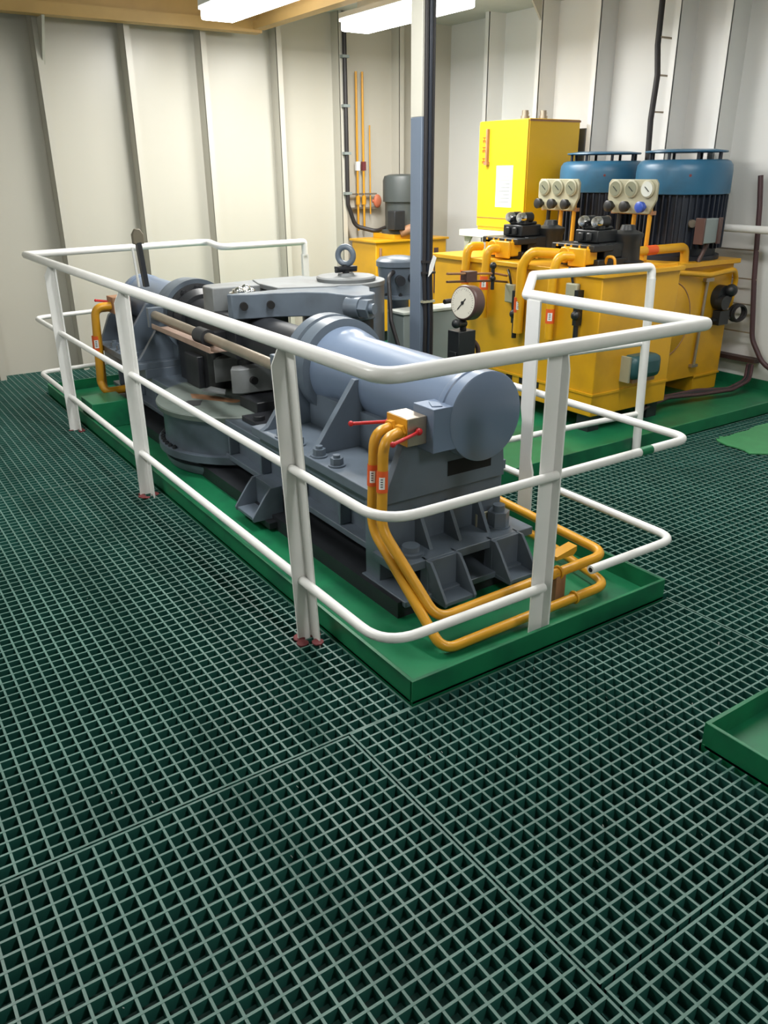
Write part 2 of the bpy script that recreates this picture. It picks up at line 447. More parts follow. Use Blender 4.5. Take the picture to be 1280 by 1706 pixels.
# rounded apron in the middle with its lower flanges
m = MB().lathe([(0, .46), (.03, .475), (.05, .475), (.05, .44), (.085, .44), (.085, .505), (.125, .505), (.125, .465), (.30, .465), (.315, .475)], (.73, 2.55, .01), (0, 0, 1), 56)
ap = P(m, 'apron', GREY)
P(MB().lathe([(.315, .492), (.343, .50), (.350, .495), (.350, 0)], (.73, 2.55, .01), (0, 0, 1), 56), 'apron_top', DUSTY, ap)
for k in range(14):
    a = PI * .62 + k * .105
    P(MB().hexnut((.73 + .482 * math.cos(a), 2.55 + .482 * math.sin(a), .135), (0, 0, 1), .013, .014), 'flange_bolt', DARK, ap)
P(MB().prism([(.31, 2.50), (.40, 2.58), (.47, 2.54), (.42, 2.45), (.34, 2.45)], (.3600, .3612)), 'oil_stain', DARK, ap)
P(MB().prism([(.44, 2.62), (.47, 2.72), (.52, 2.66), (.66, 2.40), (.60, 2.38)], (.3600, .3609)), 'rust_streak', RUST, ap)
# dark guide casting and loose plates under the rod
m = MB().box(.60, 1.0, 2.72, 3.20, .348, .60).box(.56, .62, 2.80, 3.0, .348, .55).cyl((.64, 2.72, .36), (.64, 2.72, .62), .045)
P(m, 'guide_casting', DARK, bevel=.006)
P(MB().box(.60, .95, 2.10, 2.32, .348, .42), 'guide_casting', DARK, bevel=.006)
P(MB().prism([(.48, 2.56), (.56, 2.62), (.60, 2.50), (.56, 2.42)], (.405, .412)), 'sole_lip', GREYTOP)
P(MB().box(.50, .74, 1.76, 2.08, .349, .375).cyl((.54, 1.95, .375), (.54, 1.95, .40), .03), 'loose_plate', DARK, bevel=.003)
# rams
def cyl_assembly(sgn, y_end, y_fl):
    d = sgn                                             # direction from the end cap towards the middle
    L = abs(y_fl - y_end)
    prof = [(.09, .165), (L - .30, .165), (L - .27, .178), (L - .18, .192), (L - .17, .19)]
    c = P(MB().lathe(prof, (AX, y_end, AZ), (0, d, 0), 56), 'cylinder', GREYCYL)
    P(MB().lathe([(0, .166), (.004, .1715), (.05, .1715), (.054, .166), (.062, .166), (.066, .1715), (.092, .1715), (.10, .166)], (AX, y_end, AZ), (0, d, 0), 64), 'end_cap', GREYCYL, c)
    P(MB().lathe([(L - .18, .20), (L - .175, .226), (L - .085, .226), (L - .08, .215), (L - .07, .215), (L - .065, .232), (L, .232), (L, .15)], (AX, y_end, AZ), (0, d, 0), 56), 'flange', GREY, c)
    yf = y_end + d * L
    P(MB().lathe([(0, .205), (.012, .205), (.02, .16), (.02, .12)], (AX, yf, AZ), (0, d, 0), 48), 'shaded_greasy_disc', DARK, c)  # added disc, its dark tone holds the flange face's shade and grease
    for k in range(12):
        a = 2 * PI * k / 12
        P(MB().hexnut((AX + .178 * math.cos(a), yf + d * .012, AZ + .178 * math.sin(a)), (0, d, 0), .020, .018), 'flange_bolt', DARK, c)
    # seat: foot plate, cross webs with slanted sides, bolts
    ya, yb = sorted((y_end + d * .14, y_fl))
    m = MB().box(.36, 1.02, ya, yb, .405, .445).box(.40, 1.0, ya, yb, .346, .405)
    st = P(m, 'seat', GREY, bevel=.003)
    wy = y_end + d * .10
    m = MB()
    out = [(.375, .40), (.975, .40), (.97, .47), (.945, .72), (.60, .72), (.47, .62)]
    m.prism(out, sorted((wy, wy + d * .035)), axis='y')
    P(m, 'end_web', GREY, st, bevel=.002)
    P(MB().box(.68, .90, min(wy - d * .002, wy), max(wy - d * .002, wy), .455, .515), 'web_slot', HOLE, st)
    for t in (.55, .92):
        y = y_end + d * (t * L)
        m = MB().prism([(.365, .445), (1.01, .445), (1.005, .46), (.95, .74), (.60, .74), (.395, .46)], (y - .016, y + .016), axis='y')
        P(m, 'gusset', GREY, st, bevel=.002)
    P(MB().box(.62, .94, min(y_end + d * .12, y_fl), max(y_end + d * .12, y_fl), .445, .60), 'rib', GREY, st)
    for t in (.40, .52, .68, .80):
        for x in (.405, .975):
            y = y_end + d * (t * L)
            P(MB().cyl((x, y, .445), (x, y, .452), .036, seg=20).hexnut((x, y, .452), (0, 0, 1), .027, .028), 'seat_bolt', GREY, st)
    return c
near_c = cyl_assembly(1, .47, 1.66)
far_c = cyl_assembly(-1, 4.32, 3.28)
P(MB().cyl((AX, 1.64, AZ), (AX, 3.30, AZ), .125, seg=40), 'ram', DARK, label='dark greasy ram between the two cylinders')
P(MB().lathe([(0, .17), (.05, .18), (.10, .15), (.10, .13)], (AX, 1.66, AZ), (0, 1, 0), 40), 'gland', DARK)
P(MB().lathe([(0, .17), (.05, .18), (.10, .15), (.10, .13)], (AX, 3.28, AZ), (0, -1, 0), 40), 'gland', DARK)
# crosshead block between the fork arms
m = MB().box(.62, .95, 2.36, 2.66, .60, .83).cyl((AX, 2.51, .42), (AX, 2.51, .93), .085)
P(m, 'crosshead', DARK, bevel=.006)
P(MB().lathe([(0, .045), (.015, .07), (.02, .055), (.03, .05), (.035, .02)], (.74, 2.50, .925), (0, 0, 1), 24).ball((.70, 2.44, .95), .028).ball((.79, 2.55, .948), .026).ball((.77, 2.44, .945), .022), 'crosshead_pin', BRIGHT, label='shiny steel pin head between the tiller arms')
# guide rod in front with its tray
P(MB().tube([(.50, 1.62, .715), (.50, 3.32, .735)], .027, seg=20), 'guide_rod', STEEL)
P(MB().box(.445, .545, 2.30, 3.20, .668, .674).box(.445, .450, 2.30, 3.20, .668, .70), 'rod_tray', TRAYM, bevel=.001)
P(MB().cyl((.50, 2.44, .722), (.50, 2.57, .722), .045, seg=24).box(.50, .64, 2.47, 2.54, .70, .74), 'rod_slider', DARK)
for y in (1.60, 3.30):
    P(MB().box(.46, .60, y - .02, y + .02, .66, .78), 'rod_bracket', GREY, bevel=.003)
# tiller: two fork plates around the ram, upper and lower, and the boss on the rudder stock
SXY = (1.40, 2.46)
def arc(cx, cy, r, a0, a1, k): return [(cx + r * math.cos(a0 + (a1 - a0) * i / k), cy + r * math.sin(a0 + (a1 - a0) * i / k)) for i in range(k + 1)]
near_arm = [(.59, 2.36), (.60, 2.325), (.70, 2.29), (.82, 2.265), (.95, 2.20), (1.05, 2.10)] + arc(1.17, 1.985, .095, -2.5, .2, 9) + [(1.36, 2.16), (1.36, 2.36), (.90, 2.37)]
til = P(MB().prism(near_arm, (.825, .955)), 'tiller_arm', GREY, bevel=.005, label='near tiller arm with two round holes')
for (x, y) in ((.66, 2.305), (.80, 2.270)):
    P(MB().cyl((x - .012, y - .03, .895), (x, y + .004, .895), .021, seg=20), 'bore', HOLE, til)
m = MB().cyl((1.17, 1.985, .70), (1.17, 1.985, .825), .085)
P(m, 'arm_boss', DARK, til)
P(MB().cyl((1.10, 1.965, .893), (1.135, 1.888, .893), .055, seg=24).hexnut((1.135, 1.888, .893), (.41, -.91, 0), .050, .055), 'arm_nut', GREY, til)
far_arm = [(.62, 2.62)] + arc(.70, 2.72, .09, PI * 1.15, PI * .45, 8) + [(1.0, 2.84), (1.30, 2.86), (1.40, 2.62), (.90, 2.60)]
P(MB().prism(far_arm, (.80, .955)), 'tiller_arm', GREYTOP, bevel=.006)
low_arm = [(.56, 2.32), (.60, 2.285), (.78, 2.265), (1.40, 2.2), (1.40, 2.38), (.60, 2.39)]
lo = P(MB().prism(low_arm, (.43, .565)), 'tiller_arm', GREYTOP, bevel=.005)
P(MB().cyl((.67, 2.255, .50), (.67, 2.285, .50), .021, seg=20), 'bore', HOLE, lo)
P(MB().prism([(.58, 2.60), (.66, 2.70), (1.40, 2.76), (1.40, 2.60)], (.43, .565)), 'tiller_arm', GREYTOP, bevel=.005)
# dusty hub plate and casing around the stock
hub = [(.90, 2.38), (1.20, 2.26)] + arc(1.38, 2.48, .25, -2.2, 1.9, 20) + [(1.20, 2.80), (.95, 2.80), (.90, 2.62)]
P(MB().prism(hub, (.935, .962)), 'tiller_hub', GREYTOP, bevel=.004)
P(MB().cyl((1.38, 2.48, .10), (1.38, 2.48, .935), .246, seg=48).box(1.0, 1.38, 2.40, 2.70, .83, .935), 'stock_casing', GREY)
m = MB().lathe([(0, .17), (.018, .175), (.026, .165), (.026, .05), (.04, .045)], (1.38, 2.44, .962), (0, 0, 1), 44)
disc = P(m, 'stock_cover', GREYTOP)
P(MB().cyl((1.38, 2.44, .985), (1.38, 2.44, 1.05), .02).box(1.32, 1.44, 2.41, 2.47, 1.025, 1.04).cyl((1.31, 2.44, 1.018), (1.45, 2.44, 1.018), .012), 'eye_shank', DARK, disc)
P(MB().torus((1.38, 2.44, 1.10), (.80, .55, 0), .048, .017), 'lifting_eye', GREY, disc)
# near-end pedestal: deck plate, gussets, big bolts, stop feet
m = MB().box(.38, .99, .60, .70, .07, .40)
m.box(.36, 1.03, .44, .62, .165, .20).box(.36, 1.0, .40, .70, .05, .075)
ped = P(m, 'end_pedestal', GREY, bevel=.003)
for x in (.555, .70, .845):
    P(MB().prism([(.50, .20), (.61, .20), (.61, .345), (.585, .345)], (x - .008, x + .008), axis='x'), 'gusset', GREY, ped)
P(MB().cyl((.92, .53, .20), (.92, .53, .207), .05, seg=24).hexnut((.92, .53, .207), (0, 0, 1), .045, .06), 'holding_nut', GREY, ped, label='large hexagon nut on the pedestal')
P(MB().box(.835, .90, .565, .575, .20, .255), 'lock_plate', PANEL, ped)
P(MB().cyl((.47, .52, .20), (.47, .52, .212), .052, seg=28).cyl((.47, .52, .212), (.47, .52, .235), .034, seg=24), 'holding_bolt', GREY, ped)
def foot(p, d, wid, name='stop_foot'):
    # a cast shoe: base plate, two chamfered cheeks, a set-back face; p = middle of its root, d = outward direction
    d = Vector((*d, 0)).normalized(); a = Vector((-d.y, d.x, 0)); p = Vector((*p, 0))
    m = MB()
    def pr(prof, s0, s1):
        n_ = len(prof); vs = [p + d * q[0] + a * s + Vector((0, 0, q[1])) for s in (s0, s1) for q in prof]
        m.add(vs, [tuple(range(n_))[::-1], tuple(range(n_, 2 * n_))] + [(i, (i + 1) % n_, n_ + (i + 1) % n_, n_ + i) for i in range(n_)])
    cheek = [(0, .05), (.155, .05), (.16, .068), (.09, .165), (.06, .20), (0, .20)]
    h = wid / 2
    pr(cheek, -h, -h + .012); pr(cheek, h - .012, h)
    pr([(0, .05), (.15, .05), (.15, .066), (0, .066)], -h, h)
    pr([(0, .06), (.045, .06), (.045, .198), (0, .198)], -h, h)
    return P(m, name, GREY, ped, bevel=.002)
foot((.555, .47), (0, -1), .15); foot((.875, .47), (0, -1), .15)
foot((.40, 1.55), (-1, 0), .20)
P(MB().box(.30, .40, 1.40, 1.72, .02, .05), 'foot_plate', DARK, ped)
m = MB().box(.34, 1.02, .42, 4.2, .004, .07)
P(m, 'sole_plate', DARK)
# valve block on the flank of the near cylinder
vb = P(MB().box(.45, .535, .515, .645, .63, .735), 'valve_block', STEEL, bevel=.003, label='bare steel shut-off valve block')
P(MB().box(.4470, .4500, .517, .643, .632, .733), 'yellow_face', YEL, vb)
P(MB().box(.535, .64, .475, .60, .60, .765).bar((.57, .50, .767), (.60, .56, .767), .04, .004), 'port_flange', GREYCYL, bevel=.004)
def handle(x, y, z, ex, ey, ez):
    m = MB().ball((x, y, z), .014).tube([(x, y, z), (x - .03, y - .012, z - .002), (ex, ey, ez)], .0065, .01, seg=10).ball((ex, ey, ez), .0105)
    P(m, 'valve_handle', RED, vb)
handle(.492, .505, .685, .33, .435, .685)
handle(.47, .655, .70, .31, .675, .705)
# rudder-angle mast at the far end and the far valve block
mast = P(MB().bar((.62, 3.75, .85), (.60, 3.75, 1.13), .045, .03, (1, 0, 0)), 'indicator_mast', DARK)
P(MB().bar((.575, 3.76, .85), (.560, 3.76, 1.10), .016, .012, (1, 0, 0)), 'pointer_strip', LABELW, mast)
P(MB().prism([(.565, 1.12), (.635, 1.12), (.637, 1.18), (.615, 1.215), (.585, 1.215), (.563, 1.18)], (3.73, 3.77), axis='y'), 'mast_head', mat('khaki_mast_head', (.16, .14, .10), .5), mast, bevel=.006)
fb = P(MB().box(.44, .56, 3.94, 4.08, .66, .77), 'valve_block', RUST, bevel=.003)
P(MB().tube([(.46, 4.05, .73), (.37, 4.10, .74)], .008).ball((.37, 4.10, .74), .010), 'valve_handle', RED, fb)

# ================================================================== yellow pipes on the steering gear
def pipe(name, label, pts, r, rad, bands=(), group='yellow oil pipes of the steering gear', m=YEL, nuts=(), cat='pipe'):
    xs = pts[0]
    t = thing(name, label, cat, (xs[0], xs[1], min(p[2] for p in pts) - r), group)
    MB().tube(pts, r, rad, seg=18).build('pipe_run', m, t)
    for p, q in bands:
        b = MB().cyl(p, q, r + .0012, seg=20, cap=False).build('marking_band', ORANGE, t, label='orange marking band with a white label')
        p, q = Vector(p), Vector(q); d = q - p
        view = (CAM - p); view.z = 0; view.normalize(); side = Vector((-view.y, view.x, 0))
        mm = MB(); k = 5; vs = []; fs = []
        c0 = view
        for i in range(k + 1):
            a = -.55 + 1.0 * i / k
            dirn = view * math.cos(a) + side * math.sin(a)
            vs += [p + d * .25 + dirn * (r + .0022), p + d * .80 + dirn * (r + .0022)]
        for i in range(k): fs.append((2 * i, 2 * i + 2, 2 * i + 3, 2 * i + 1))
        mm.add(vs, fs).build('white_label', LABELW, b)
        mm = MB(); vs = []; fs = []
        for j in range(4):
            h0 = .32 + j * .11
            o0 = len(vs)
            for a in (-.28, .12):
                dirn = view * math.cos(a) + side * math.sin(a)
                vs += [p + d * h0 + dirn * (r + .003), p + d * (h0 + .05) + dirn * (r + .003)]
            fs.append((o0, o0 + 2, o0 + 3, o0 + 1))
        mm.add(vs, fs).build('label_marks', INK, b)
    for p, q, rr in nuts:
        MB().cyl(p, q, rr, seg=6).build('union_nut', YEL, t)
    return t
pA = pipe('oil_pipe', 'yellow oil pipe bending from the valve block, the one nearer the viewer', [(.455, .55, .685), (.335, .50, .685), (.316, .49, .355), (.358, .205, .098), (1.19, .18, .135), (1.21, .95, .145)], .0195, [.065, .12, .07, .08],
          bands=[((.3262, .4951, .575), (.3215, .4918, .495))], nuts=[((.425, .54, .685), (.445, .547, .685), .028)])
pB = pipe('oil_pipe', 'yellow oil pipe bending from the valve block, the lower one behind', [(.455, .605, .69), (.345, .575, .69), (.322, .565, .33), (.318, .118, .030), (1.13, .112, .045), (1.20, .55, .055), (1.21, .95, .06)], .0185, [.065, .12, .06, .08, .3],
          bands=[((.3350, .570, .575), (.3303, .5677, .495))], nuts=[((.425, .60, .69), (.445, .603, .69), .027)])
# pipe support in the tray
t = thing('pipe_bracket', 'yellow clamp bracket on a dark stand holding the two pipes', 'bracket', (.93, .17, .004))
MB().box(.905, .955, .17, .21, .004, .13).build('stand', RUST, t)
MB().prism([(.88, .20), (.97, .20), (.985, .215), (.985, .235), (.88, .215)], (.155, .20), axis='y').build('clamp_plate', YEL, t)
MB().torus((.93, .187, .125), (1, 0, 0), .023, .005).build('clamp_ring', YEL, t)
MB().torus((.95, .114, .042), (1, 0, 0), .022, .005).build('clamp_ring', YEL, t)
pipe('oil_pipe', 'yellow oil pipe at the far end of the steering gear, taller of the far pair', [(.46, 4.0, .71), (.33, 4.0, .71), (.30, 4.0, .20), (.31, 3.95, .14), (.60, 3.95, .14)], .027, [.07, .05, .05], bands=[((.3105, 4.0, .52), (.3085, 4.0, .42))], group='yellow oil pipes at the far end')
pipe('oil_pipe', 'yellow oil pipe at the far end of the steering gear, running lower in the tray', [(.46, 4.05, .69), (.345, 4.06, .69), (.33, 4.05, .16), (.33, 3.88, .05), (.60, 3.86, .05)], .025, [.06, .05, .05], group='yellow oil pipes at the far end')
tag(MB().box(.10, .335, 3.52, 3.78, .004, .175).build('deck_block', GREEN, bevel=.004), 'green painted steel block in the tray beside the far post', 'block')

# ================================================================== column with cables, feedback unit, gauge
px, py = 1.630, 2.05
t = thing('column', 'square column, cream above and blue grey below, standing by the tiller', 'column', (px, py, .004))
MB().box(px, px + .035, py, py + .10, .004, 1.81).build('column_lower_shaft', POLEBLUE, t, bevel=.003, label='blue grey painted lower shaft')
MB().box(px, px + .035, py, py + .10, 1.81, ZC).build('column_upper_shaft', CREAMCOL, t, bevel=.003, label='cream painted upper shaft')
MB().box(px + .0355, px + .05, py - .005, py + .075, .004, ZC).build('cable_ladder', NAVY, t)
t = thing('cable_bundle', 'dark bundle of cables strapped to the right side of the column', 'cables', (px + .06, py, .004))
for k, (dx, dy) in enumerate(((.016, -.016), (.040, -.018), (.064, -.010), (.068, .014))):
    MB().tube([(px + dx + (.012 if k > 1 else 0), py + dy, .01), (px + dx + .012, py + dy, .75), (px + dx, py + dy, 1.0), (px + dx, py + dy, ZC - .01)], .0115, .1, seg=10).build('cable', (CABLE, NAVY, CABLE, DARK)[k], t)
for z in (.862, 1.02, 1.08):
    MB().box(px + .002, px + .084, py - .032, py - .002, z - .006, z + .006).build('cable_tie', PANEL if z < 1 else CABLE, t)
MB().prism([(px + .03, 1.00), (px + .06, 1.03), (px + .085, 1.10), (px + .065, 1.115), (px + .04, 1.06)], (py - .037, py - .034), axis='y').build('paper_tag', LABELW, t)
# rudder feedback unit on its pedestal
FX, FY = 1.89, 2.64
t = thing('rudder_feedback_unit', 'grey cast rudder feedback unit on a pedestal, half hidden by the column', 'sensor', (FX, FY, .004))
MB().cyl((FX, FY, .004), (FX, FY, .79), .07).build('pedestal', GREY, t)
hs = MB().lathe([(.0, .09), (.01, .135), (.03, .135), (.035, .118), (.14, .125), (.20, .13), (.205, .14), (.235, .14), (.255, .12), (.265, .05)], (FX, FY, .79), (0, 0, 1), 36).build('housing', GREY, t)
MB().cyl((FX - .06, FY - .10, .92), (FX - .09, FY - .16, .92), .03).cyl((FX + .02, FY - .12, .93), (FX + .02, FY - .17, .93), .032).build('cable_gland', DARK, hs)
m = MB()
for k in range(8): m.hexnut((FX + .122 * math.cos(k * PI / 4 + .3), FY + .122 * math.sin(k * PI / 4 + .3), .82), (0, 0, 1), .012, .012)
m.build('bolt_ring', DARK, hs)
tag(MB().tube([(1.80, 2.56, .97), (1.72, 2.50, .95), (1.67, 2.40, .70), (1.69, 2.32, .50), (1.72, 2.30, .20), (1.72, 2.30, .01)], .013, .08).build('cable', CABLE, bevel=0), 'black cable drooping from the feedback unit down beside the tiller', 'cable')
# pale box behind the column
t = thing('junction_box', 'pale grey steel box standing behind the column', 'box', (1.98, 2.44, .004))
MB().box(1.735, 2.22, 2.36, 2.515, .10, .735).build('body', BOXGREY, t, bevel=.004)
MB().box(1.727, 2.228, 2.352, 2.52, .735, .752).build('lid', BOXPALE, t, bevel=.003)
MB().box(1.76, 2.19, 2.39, 2.50, .004, .10).build('plinth', DARK, t)
# pressure gauge on a dark pump stand
gx, gy, gz = 1.70, 1.75, .885
t = thing('pressure_gauge', 'large round pressure gauge with brown case and cream dial on a dark stand', 'gauge', (gx + .02, gy + .02, .004))
gd = Vector((-.97, -.16, .10)).normalized()
gc = Vector((gx, gy, gz))
cs = MB().lathe([(0, .088), (-.008, .094), (-.02, .094), (-.075, .092), (-.085, .08), (-.085, 0)], gc, gd, 40).build('case', BROWN, t)
MB().cyl(gc + gd * .0005, gc + gd * .003, .083, seg=40).build('dial', FACE, t)
u_, v_ = frame(gd)
upv = (Vector((0, 0, 1)) - gd * gd.z).normalized(); rtv = upv.cross(gd).normalized()
m = MB()
for k in range(28):
    a = math.radians(-135 + 270 * k / 27); dd = upv * math.cos(a) + rtv * math.sin(a)
    L_ = .012 if k % 3 == 0 else .007
    m.bar(gc + gd * .0036 + dd * (.076 - L_), gc + gd * .0036 + dd * .076, .0016, .0008, gd)
m.build('dial_ticks', INK, t)
a = math.radians(40); dd = upv * math.cos(a) + rtv * math.sin(a)
MB().bar(gc + gd * .006 - dd * .05, gc + gd * .006 + dd * .03, .004, .002, gd).cyl(gc + gd * .004, gc + gd * .009, .009).build('needle', BLACK, t)
MB().cyl((gx + .03, gy + .03, .72), (gx + .03, gy + .03, .81), .018).cyl((gx - .03, gy + .01, .775), (gx + .04, gy + .03, .765), .020).ball((gx - .035, gy + .01, .775), .026).build('gauge_cock', BLACK, t)
MB().box(gx - .03, gx + .09, gy - .01, gy + .09, .50, .73).box(gx - .045, gx - .03, gy, gy + .06, .55, .62).box(gx - .05, gx + .10, gy - .02, gy + .10, .46, .50).cyl((gx + .03, gy + .04, .004), (gx + .03, gy + .04, .46), .05).build('stand', BLACK, t, bevel=.004)
m = MB().tube([(gx + .10, gy + .08, .70), (gx + .16, gy + .05, .62), (gx + .17, gy + .03, .30), (gx + .17, gy + .03, .01)], .014, .06); m.build('hose', BROWN, t)
# linkage between the column and the pump unit
t = thing('control_linkage', 'thin rusty control rods reaching from the column towards the pump unit', 'linkage', (2.2, 2.3, .70))
MB().tube([(1.83, 2.06, 1.00), (2.50, 2.40, .925), (2.62, 2.42, .90)], .007, 0, seg=8).build('rod', RUST, t)
MB().tube([(1.83, 2.06, .955), (2.45, 2.38, .885), (2.648, 2.45, .855)], .007, 0, seg=8).build('rod', BROWN, t)
MB().tube([(1.83, 2.08, .84), (2.05, 2.10, .845)], .014, 0, seg=10).build('rod', CABLE, t)
MB().box(2.06, 2.14, 2.16, 2.22, .925, .985).build('rod_joint', BROWN, t)
MB().cyl((2.45, 2.37, .83), (2.45, 2.37, 1.0), .012).ball((2.45, 2.37, .98), .022).ball((2.45, 2.37, .90), .02).build('rod_end', BLACK, t)

# ================================================================== the yellow pump unit
hp = thing('hydraulic_power_unit', 'yellow hydraulic power unit with two oil tanks, by the right wall', 'pump unit', (3.4, 2.4, .004))
# low front tank
m = MB().box(2.65, 3.36, 1.62, 3.25, .11, .965)
ft = m.build('front_tank', YELT, hp, bevel=.006)
m = MB().box(2.643, 3.362, 1.614, 3.255, .243, .257)
m.build('weld_seam', YELT, ft)
MB().box(2.63, 3.38, 1.60, 3.27, .957, .985).build('tank_lid', YELT, ft, bevel=.003)
for y in (2.38, 2.25, 2.12):
    MB().box(2.6475, 2.651, y - .03, y + .03, .20, .24).build('skirt_hole', HOLE, ft)
for (x, y) in ((2.72, 1.70), (3.28, 1.70), (2.72, 3.15), (3.28, 3.15)):
    MB().box(x - .05, x + .05, y - .05, y + .05, .004, .11).build('foot', DARK, ft)
for (y, z, s_) in ((2.385, .785, 1), (1.835, .845, 1)):                         # level gauges on the front tank
    g = MB().box(2.612, 2.65, y - .045, y + .045, z - .055, z + .065).build('level_switch', PANEL, ft, bevel=.008)
    MB().box(2.60, 2.65, y - .075, y - .045, z - .18, z + .03).cyl((2.62, y - .06, z - .28), (2.62, y - .06, z - .16), .016).ball((2.61, y - .06, z - .12), .03).build('switch_body', BLACK, g)
    MB().tube([(2.63, y + .0, z + .06), (2.62, y + .01, z + .12), (2.64, y + .05, z + .15)], .008, .03).build('switch_lead', BLACK, g)
# taller rear tank
m = MB().box(3.39, 4.34, 1.90, 3.40, .125, .925)
rt = m.build('rear_tank', YELT, hp, bevel=.006)
MB().box(3.36, 4.37, 1.87, 3.43, .918, .95).build('tank_lid', YELT, rt, bevel=.003)
MB().box(4.05, 4.335, 1.905, 3.3, .004, .125).build('leg', YELT, rt, bevel=.003)
MB().box(4.04, 4.343, 1.893, 1.91, .118, .132).build('leg_seam', YELT, rt)
MB().box(3.45, 3.60, 2.0, 2.2, .004, .125).build('leg', DARK, rt)
MB().lathe([(0, .262), (.006, .262), (.010, .256)], (3.63, 1.901, .575), (0, -1, 0), 48).build('manhole_cover', YELT, rt)
MB().torus((3.63, 1.893, .575), (0, 1, 0), .262, .005, seg=48).build('manhole_rim', RUST, rt)
MB().tube([(4.035, 1.885, .82), (4.005, 1.885, .215)], .011, seg=10).box(3.97, 4.04, 1.872, 1.90, .205, .225).box(4.0, 4.09, 1.872, 1.90, .81, .835).build('sight_glass', STEEL, rt)
m = MB().box(4.10, 4.30, 1.84, 1.90, .53, .545).cyl((4.20, 1.84, .69), (4.20, 1.90, .69), .085).cyl((4.16, 1.80, .66), (4.16, 1.86, .66), .05).ball((4.23, 1.82, .74), .045).box(4.14, 4.25, 1.82, 1.88, .50, .60)
m.build('drain_fitting', BLACK, rt)
m = MB()
for k in range(4): m.torus((4.38, 1.82 + k * .012, .565), (.3, 1, 0), .055 + .005 * (k % 2), .008, seg=24, ss=8)
m.build('coiled_hose', CABLE, rt)
m = MB().tube([(3.42, 1.80, .89), (3.52, 1.80, .80), (3.50, 1.83, .78), (3.40, 1.86, .80)], .012, .05).tube([(3.05, 1.60, .92), (3.44, 1.76, .90), (3.56, 1.78, .84), (3.44, 1.85, .78)], .014, .06)
m.build('bent_tube', RUST, rt)
m = MB().tube([(3.65, 1.88, .90), (4.0, 1.85, .86), (4.28, 1.85, .88), (4.36, 1.88, .80), (4.36, 1.90, .60)], .018, .08)
m.build('edge_pipe', YELT, rt)
m = MB().prism([(2.66, .965), (3.34, .965), (3.34, 1.0), (2.66, 1.0)], (1.63, 1.66), axis='y')
m.build('edge_angle', YELT, ft)
# filter hanging between the tanks
t_ = MB().box(2.90, 3.17, 1.52, 1.74, .32, .47).build('suction_filter', TEAL, hp, bevel=.04)
MB().box(2.93, 3.14, 1.55, 1.71, .30, .325).cyl((3.02, 1.66, .14), (3.02, 1.66, .31), .035).build('filter_foot', RUST, t_)
MB().box(2.885, 2.90, 1.55, 1.72, .31, .47).build('filter_bracket', PANEL, t_)
# yellow suction pipe along the top
pipe('suction_pipe', 'short yellow pipe with an orange band lying along the tank tops', [(3.15, 1.97, 1.045), (3.82, 1.95, 1.05), (3.83, 1.95, .94)], .030, [.05], group=None, m=YELT)
MB().tube([(3.42, 1.962, 1.047), (3.52, 1.959, 1.048)], .0315, 0, seg=18, cap=False).build('marking_band', ORANGE, bpy.data.objects['suction_pipe'])
MB().box(3.20, 3.23, 1.95, 1.99, .985, 1.02).box(3.40, 3.43, 1.95, 1.99, .985, 1.02).build('pipe_saddle', YELT, bpy.data.objects['suction_pipe'])

# motors
def motor(loc, r=.325):
    x, y, z = loc
    t = thing('electric_motor', '', 'motor', loc, 'blue upright electric motors on the pump unit')
    MB().lathe([(0, r * .95), (.03, r * .95), (.03, r * .86), (.07, r * .86)], loc, (0, 0, 1), 40).build('base_flange', NAVY, t)
    m = MB().cyl((x, y, z + .07), (x, y, z + .44), r * .88, seg=48)
    for k in range(44):
        a = 2 * PI * k / 44; d = Vector((math.cos(a), math.sin(a), 0))
        m.bar(Vector((x, y, z + .08)) + d * (r * .93), Vector((x, y, z + .43)) + d * (r * .93), .010, r * .10, d)
    st = m.build('ribbed_stator', NAVY, t, smooth=False)
    MB().lathe([(.435, r * .99), (.445, r), (.58, r), (.62, r * .985), (.645, r * .93), (.655, r * .85), (.657, 0)], loc, (0, 0, 1), 48).build('fan_cowl', BLUE, t)
    MB().lathe([(.700, r * .84), (.704, r * .86), (.712, r * .85), (.722, r * .6), (.725, 0)], loc, (0, 0, 1), 40).build('rain_hood', BLUE, t)
    for k in range(8):
        a = 2 * PI * k / 8 + .2
        MB().cyl((x + r * .76 * math.cos(a), y + r * .76 * math.sin(a), z + .64), (x + r * .76 * math.cos(a), y + r * .76 * math.sin(a), z + .704), .011, seg=10).build('hood_stud', NAVY, t)
    MB().cyl((x - r * .70, y - r * .70, z + .555), (x - r * .712, y - r * .712, z + .555), .009, seg=16).build('rotation_mark', MAROON, t)
    MB().cyl((x - r * .55, y - r * .75, z + .25), (x - r * .60, y - r * .84, z + .25), .026, seg=14).build('name_plate', STEEL, st)
    return t
mo = motor((4.06, 2.22, .95))
mo['label'] = 'blue electric motor nearer the viewer, right one of the pair on the pump unit'
m2 = copy_tree(mo); m2.location = (4.08, 2.99, .95)
m2['label'] = 'blue electric motor farther back, left one of the pair beside the yellow cabinet'

